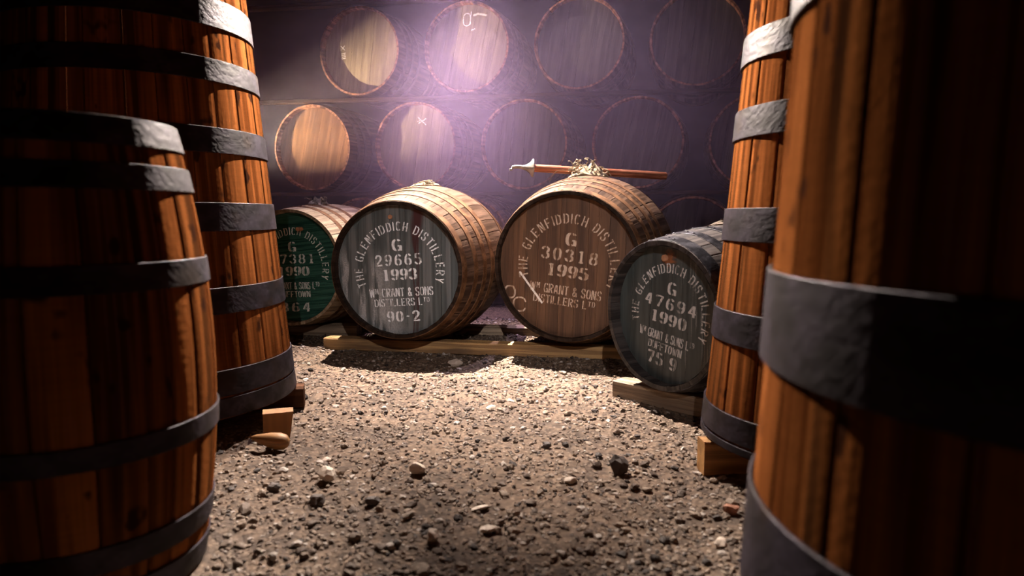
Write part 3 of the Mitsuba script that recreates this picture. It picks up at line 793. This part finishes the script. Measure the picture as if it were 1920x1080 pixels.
def clump(key, M, R, yc, ac, la, ly, hgt, nst, seed, bsdf, loose=10):
    """crumpled hessian on the cask's top: angle ac, axial position yc, half extents la (along the girth, m) and ly, height"""
    g = np.random.default_rng(seed)

    def surf(s, y, h):
        r = R(y) + h
        a = ac + s / R(yc)
        return np.stack([r * np.sin(a), y, r * np.cos(a)], -1)
    # the cloth: a crumpled sheet, thick at the middle
    u, w = np.meshgrid(np.linspace(-1, 1, 33), np.linspace(-1, 1, 25), indexing='ij')
    Pn = np.stack([u * 3.1 + seed, w * 2.7, 0 * u], -1)
    rag = 0.75 + .5 * meshkit.noise(np.stack([np.arctan2(w, u) * 2.3 + seed, 0 * u, 0 * u], -1), 3)
    h = hgt * (meshkit.fbm(Pn, 3, seed) * 1.3 - .12) * np.clip(1.15 - np.hypot(u, w) ** 2, 0.04, 1) + .003
    top = surf(u * la * rag, yc + w * ly * rag, np.maximum(h, .002)); bot = surf(u * la * rag, yc + w * ly * rag, np.maximum(h, .002) * .2 - .001)
    mb = MB().grid(top).grid(bot)
    for e in ((0, slice(None)), (-1, slice(None)), (slice(None), 0), (slice(None), -1)):
        mb.grid(np.stack([top[e], bot[e]], 0))
    part(key, 'cloth', mb, bsdf, M)
    mb = MB()
    for i in range(nst):
        m = 14
        s0, y0 = (g.random(2) - .5) * [1.5 * la, 1.5 * ly]
        d = (g.random((m, 3)) - .5) * [la * .42, ly * .5, hgt * .45]
        q = np.cumsum(d, 0) * (1.2 if i < loose else .75) + [s0, y0, hgt * (.35 + .5 * g.random())]
        q = np.array([q[max(0, j - 1):j + 2].mean(0) for j in range(m)])
        q[:, 2] = np.clip(q[:, 2], .002, hgt * 1.35)
        if i < loose:
            q[:, 2] = q[:, 2] * np.linspace(1, .15, m)
        P = surf(q[:, 0], yc + q[:, 1], q[:, 2])
        mb.grid(tube_path(P, (.0010 if i < loose else .0022) * (1 + .5 * g.random()), 6))
    part(key, 'fibre', mb, bsdf, M, kind='stuff')


M1, Rr1 = CASKS['slate']; M2, Rr2 = CASKS['brown']; M3, Rr3 = CASKS['black']; M4, Rr4 = CASKS['green']
k = thing('bung_cloth', 'pale ragged hessian scrap on top of the slate headed cask', 'cloth', 'hessian bung cloths')
clump(k, M1, Rr1, .46, -.02, .062, .06, .026, 26, 3, 'hessian')
k = thing('bung_cloth', 'crumpled frayed hessian under the copper tube on the brown headed cask', 'cloth', 'hessian bung cloths')
clump(k, M2, Rr2, .47, -.05, .085, .07, .062, 46, 5, 'hessian', 16)
k = thing('bung_cloth', 'grey crumpled hessian knot on top of the green headed cask', 'cloth', 'hessian bung cloths')
clump(k, M4, Rr4, .30, .01, .05, .05, .045, 22, 8, 'hessian_dark', 6)
k = thing('bung_cloth', 'straw-like frayed hessian on top of the black-green headed cask', 'cloth', 'hessian bung cloths')
clump(k, M3, Rr3, .36, -.02, .06, .06, .016, 24, 11, 'hessian_dark', 14)


def at(px, py, Yd):
    u, v = (px - 960) / F, (540 - py) / F
    c, s = math.cos(PITCH), math.sin(PITCH)
    d = np.array([u, c + v * s, -s + v * c])
    return np.array([0, 0, H]) + d * Yd / d[1]


ka = thing('spirit_tube', 'long copper sampling tube with flared collar and hooked end, on the brown headed cask', 'tube')
A, B = at(1001, 315, 3.45), at(1250, 330, 3.53)
ax = (B - A) / np.linalg.norm(B - A)
LT = np.linalg.norm(B - A)
side = np.cross(ax, [0, 0, 1.0]); side /= np.linalg.norm(side); upv = np.cross(side, ax)


def lathe_on(profile, origin, n=24):
    a = np.linspace(0, 2 * np.pi, n + 1)
    mb = MB()
    pr = np.asarray(profile, float)
    P = origin + pr[:, 0][:, None, None] * ax + pr[:, 1][:, None, None] * (np.cos(a)[None, :, None] * side + np.sin(a)[None, :, None] * upv)
    return mb.grid(P)


part(ka, 'tube', lathe_on([(-.01, .0195), (LT - .03, .0195), (LT - .004, .0185)], A).grid(lathe_on([(LT - .004, .0185), (LT, .012), (LT, .0001)], A).v[0].reshape(3, 25, 3)), 'copper', label='long copper tube')
part(ka, 'collar', lathe_on([(-.062, .009), (-.045, .013), (-.03, .020), (-.018, .030), (-.010, .043), (-.006, .046), (-.003, .044), (-.008, .026), (-.008, .001)], A), 'tin', label='pale flared collar')
hk = [A - ax * .05, A - ax * .075 + upv * .002, A - ax * .095 + upv * .001, A - ax * .108 - upv * .004, A - ax * .115 - upv * .012, A - ax * .114 - upv * .020]
part(ka, 'hook', MB().grid(tube_path(hk, [.0095, .0095, .009, .009, .009, .0085], 12)).grid(np.stack([tube_path(hk, .0085, 12)[-1], np.broadcast_to(hk[-1], (13, 3))], 0)), 'tin', label='pale hooked end')

# ------------------------------------------------------------------ stones
ICO0, ICO1 = trimesh.creation.icosphere(0), trimesh.creation.icosphere(1)


def stone_v(base, size, seed, flat=.6):
    g = np.random.default_rng(seed)
    v = np.array(base.vertices)
    v = v * (0.72 + .56 * g.random((len(v), 1)) * (1 if len(v) < 20 else .7))
    v = v * (size * np.array([1, .62 + .35 * g.random(), flat * (.6 + .6 * g.random())]))
    # a few flat facets
    for _ in range(4):
        d = g.normal(size=3); d /= np.linalg.norm(d)
        lim = size * .52 * (.7 + .4 * g.random())
        over = np.maximum(v @ d - lim, 0)
        v = v - over[:, None] * d * .85
    a, t = g.random() * 6.283, (g.random() - .5) * .6
    v = v @ trimesh.transformations.rotation_matrix(t, [1, 0, 0])[:3, :3].T
    return v @ trimesh.transformations.rotation_matrix(a, [0, 0, 1])[:3, :3].T


blocked = [(-1.166, 2.165, .40), (.851, 1.719, .31), (.666, .714, .40), (-.786, 1.197, .22)]


def free(x, y):
    return all((x - a) ** 2 + (y - b) ** 2 > c * c for a, b, c in blocked)


def floor_stone(x, y, size, seed, base=ICO1, flat=.6, sink=.3):
    v = stone_v(base, size, seed, flat)
    z = float(ground_z(np.array([x]), np.array([y]))[0])
    v = v + [x, y, z - v[:, 2].min() - sink * (v[:, 2].max() - v[:, 2].min())]
    return v, np.asarray(base.faces)


def faceted(v, f, u0):
    mb = MB()
    w = v[f].reshape(-1, 3)
    mb.v.append(w); mb.f.append(np.arange(len(w)).reshape(-1, 3)); mb.uv.append(np.stack([np.full(len(w), u0 + .5), w[:, 0]], 1)); mb.n = len(w)
    return mb


def ground_at(px, py):
    u, v = (px - 960) / F, (540 - py) / F
    c, s = math.cos(PITCH), math.sin(PITCH)
    d = np.array([u, c + v * s, -s + v * c])
    t = -H / d[2]
    return d[0] * t, d[1] * t


LOOSE = [(1157, 884, .026, 'stone_dark', 'dark upright stone on the dirt floor, biggest on the right', .95), (613, 904, .024, 'stone_pale', 'large pale stone on the dirt floor left of the middle', .75),
         (783, 890, .019, 'stone_pale', 'pale-topped stone in the middle of the dirt floor', .9), (594, 944, .023, 'stone_dark', 'dark flat stone below the large pale stone', .6),
         (697, 946, .017, 'stone_dark', 'dark stone on the dirt floor between pale stones', .7), (1372, 962, .018, 'stone_rust', 'reddish stone beside the foot of the dark-stained vat', .8),
         (902, 948, .020, 'stone_pale', 'flat pale stone on the dirt floor at the middle', .35), (459, 958, .020, 'stone_mixed', 'grey-brown stone near the small barrel', .6),
         (512, 918, .018, 'stone_dark', 'dark stone beside a pale chip, near the tall vat shadow', .7), (1025, 838, .015, 'stone_dark', 'small dark stone on the lit floor right of the middle', .7),
         (1352, 1016, .019, 'stone_pale', 'pale oval stone near the foot of the nearest vat', .5), (910, 994, .022, 'stone_pale', 'long flat pale chip low in the middle of the floor', .25),
         (810, 1012, .016, 'stone_pale', 'upright pale chip low in the middle of the floor', .9), (1070, 905, .015, 'stone_pale', 'small pale chip left of the big dark stone', .5),
         (855, 684, .030, 'stone_pale', 'pale stone in front of the long tan timber', .5), (792, 1066, .024, 'stone_mixed', 'brown stone at the bottom of the picture', .5),
         (612, 908 - 44, .013, 'stone_pale', 'small pale chip above the large pale stone', .6), (921, 765, .020, 'stone_pale', 'pale flat chip on the brightest floor', .4)]
for q, (px, py, s, m, lab, fl) in enumerate(LOOSE):
    x, y = ground_at(px, py)
    v, f = floor_stone(x, y, s * 1.22, 900 + q, ICO1, fl, .12)
    solid('stone', lab, 'stone', faceted(v, f, float(q)), m, 'loose stones on the floor')

n_big = 0
cand = []
g = np.random.default_rng(77)
while len(cand) < 26000:
    y = 1.0 + 3.4 * g.random() ** 1.25
    x = (g.random() - .5) * 2 * min(1.25, .25 + .60 * y)
    if not free(x, y):
        continue
    s = .0030 + .0050 * g.random() + (.011 * g.random() ** 2 if g.random() < .22 else 0)
    cand.append((s / y, x, y, s))
cand.sort(reverse=True)
for q, (_, x, y, s) in enumerate(cand[:290]):
    v, f = floor_stone(x, y, s, 3000 + q, ICO1, .55, .25)
    part('floor', 'stone', faceted(v, f, float(q % 480)), 'stone_mixed')
vs, fs, us, n0 = [], [], [], 0
xy = np.array([(c[1], c[2]) for c in cand[290:]])
zz = ground_z(xy[:, 0], xy[:, 1])
proto = [stone_v(ICO0, 1.0, 5000 + i, .55) for i in range(60)]
f0 = np.asarray(ICO0.faces)
for q, (_, x, y, s) in enumerate(cand[290:]):
    v = proto[q % 60] * s
    v = v + [x, y, zz[q] - v[:, 2].min() * .35]
    w = v[f0].reshape(-1, 3)
    vs.append(w); fs.append(np.arange(60).reshape(-1, 3) + n0); n0 += 60
    us.append(np.stack([np.full(60, q % 480 + .5), w[:, 0]], 1))
mb = MB(); mb.v, mb.f, mb.uv, mb.n = vs, fs, us, n0
part('floor', 'gravel', mb, 'stone_mixed', kind='stuff', label='loose gravel of small stone chips')
